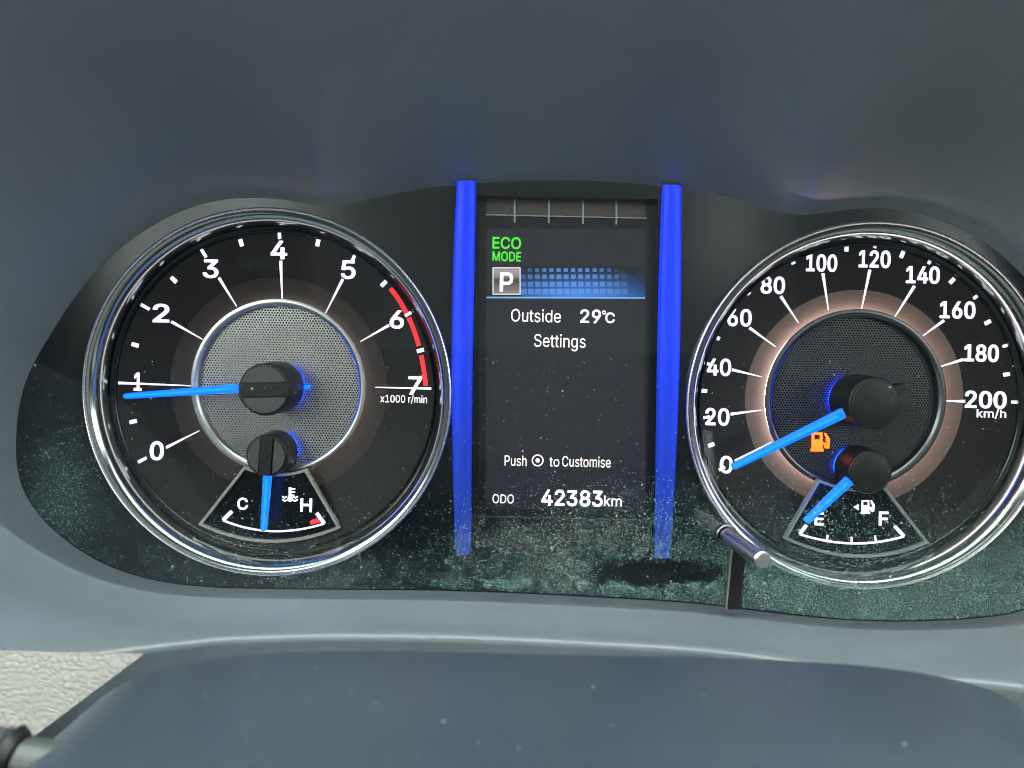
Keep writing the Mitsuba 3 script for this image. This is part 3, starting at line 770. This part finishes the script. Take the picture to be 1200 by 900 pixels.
bar3(b0, b1, 1.8, 8, 'satin_metal', 'sleeve_edge')

# ---------------------------------------------------------------- steering column cover, stalk, dashboard
XC, HW = 50.0, 388.0
def col_section(y):
    s_ = np.clip((-y - 326) / 14, 0, 1)            # rounding of the far end
    e = math.sqrt(max(0.0, 1 - (1 - s_) ** 2))
    top = -182 - 14 * (1 - e)
    hw = HW - 14 * (1 - e)
    a = np.linspace(math.pi, 0, 90)
    ca, sa = np.cos(a), np.sin(a)
    n_ = 4.5
    x = XC + hw * np.sign(ca) * np.abs(ca) ** (2 / n_)
    z = (top - 190) + 190 * np.abs(sa) ** (2 / n_)
    crown = 0 * x
    p = np.stack([x, np.full(90, y), z + crown], 1)
    return np.vstack([[[p[0, 0] + 20, y, p[0, 2] - 240]], p, [[p[-1, 0] - 20, y, p[-1, 2] - 240]]])
ys = np.r_[-326 - 14 * (1 - np.cos(np.linspace(0, math.pi / 2, 12))), np.linspace(-350, -640, 30)]
sec = np.stack([col_section(y) for y in ys], 0)
capc = np.broadcast_to(sec[0].mean(0), sec[0].shape)
m = grid_mesh(np.concatenate([capc[None], sec], 0))
t10 = thing('steering_column_cover', 'smooth dark blue grey steering column cover across the bottom foreground', 'column cover')
part(t10, None, m, 'column_plastic', smooth=60)

t11 = thing('dashboard', 'pale grey leather grained dashboard panel at the lower left corner', 'dashboard')
xs = np.linspace(-1100, -300, 30); ys_ = np.linspace(0, 1, 12)
pg = np.array([[[x, -278 - 80 * s_ - 6 * math.sin(s_ * 3), -214 - 230 * s_] for s_ in ys_ for x in [-1100 + (800 - 300 * s_) * f_]] for f_ in np.linspace(0, 1, 30)])
part(t11, None, grid_mesh(pg, flip=True), 'dash_leather', smooth=True)

t12 = thing('control_stalk', 'dark control stalk leaving the column at the bottom left corner', 'stalk')
a0, a1 = at(78, 900, -430), at(20, 891, -430)
part(t12, 'arm', rod(a0, a1, 15, 14, bevel=3), 'stalk_grey', smooth=40)
part(t12, 'switch_ring', rod(at(20, 889, -430), at(6, 885, -430), 17, 19, bevel=2), 'hub_black', smooth=40)
part(t12, 'grip', rod(at(6, 885, -430), at(-120, 868, -430), 16, 14, bevel=2), 'stalk_grey', smooth=40)

# lint on the column cover
fl_v, fl_f = [], []
spots = [(440, 825, 3), (695, 805, 3), (825, 815, 3), (520, 845, 4), (240, 817, 2.2), (1060, 872, 4), (718, 850, 3), (608, 877, 3), (370, 782, 3), (300, 793, 2), (1120, 800, 2), (120, 795, 2.4), (925, 800, 2), (560, 870, 2.4)]
spots += [(rng.uniform(120, 1180), rng.uniform(785, 895), rng.uniform(0.7, 1.7)) for _ in range(45)]
for x, y, s_ in spots:
    d = ray(np.array(float(x)), np.array(float(y)))
    p = CAM + d * ((-181.5 - CAM[2]) / d[2])
    for _ in range(4):
        zt = -182 - 190 * (1 - max(0, 1 - abs((p[0] - XC) / HW) ** 4.5) ** (1 / 4.5)) + 0.6
        p = CAM + d * ((zt - CAM[2]) / d[2])
    if p[1] < -620 or p[1] > -345: continue
    sc_ = s_ * 0.21
    k0 = len(fl_v)
    m6 = 7
    fl_v.append(p + [0, 0, 0.5])
    for j in range(m6):
        aa = 2 * math.pi * j / m6
        r_ = sc_ * rng.uniform(0.6, 1.3)
        fl_v.append(p + [r_ * math.cos(aa), 1.6 * r_ * math.sin(aa), 0])
    fl_f += [[k0, k0 + 1 + j, k0 + 1 + (j + 1) % m6] for j in range(m6)]
t13 = thing('lint', 'tiny pale flecks of lint scattered on the steering column cover', 'lint', kind='stuff')
part(t13, None, trimesh.Trimesh(np.array(fl_v), np.array(fl_f), process=False), 'lint_grey')
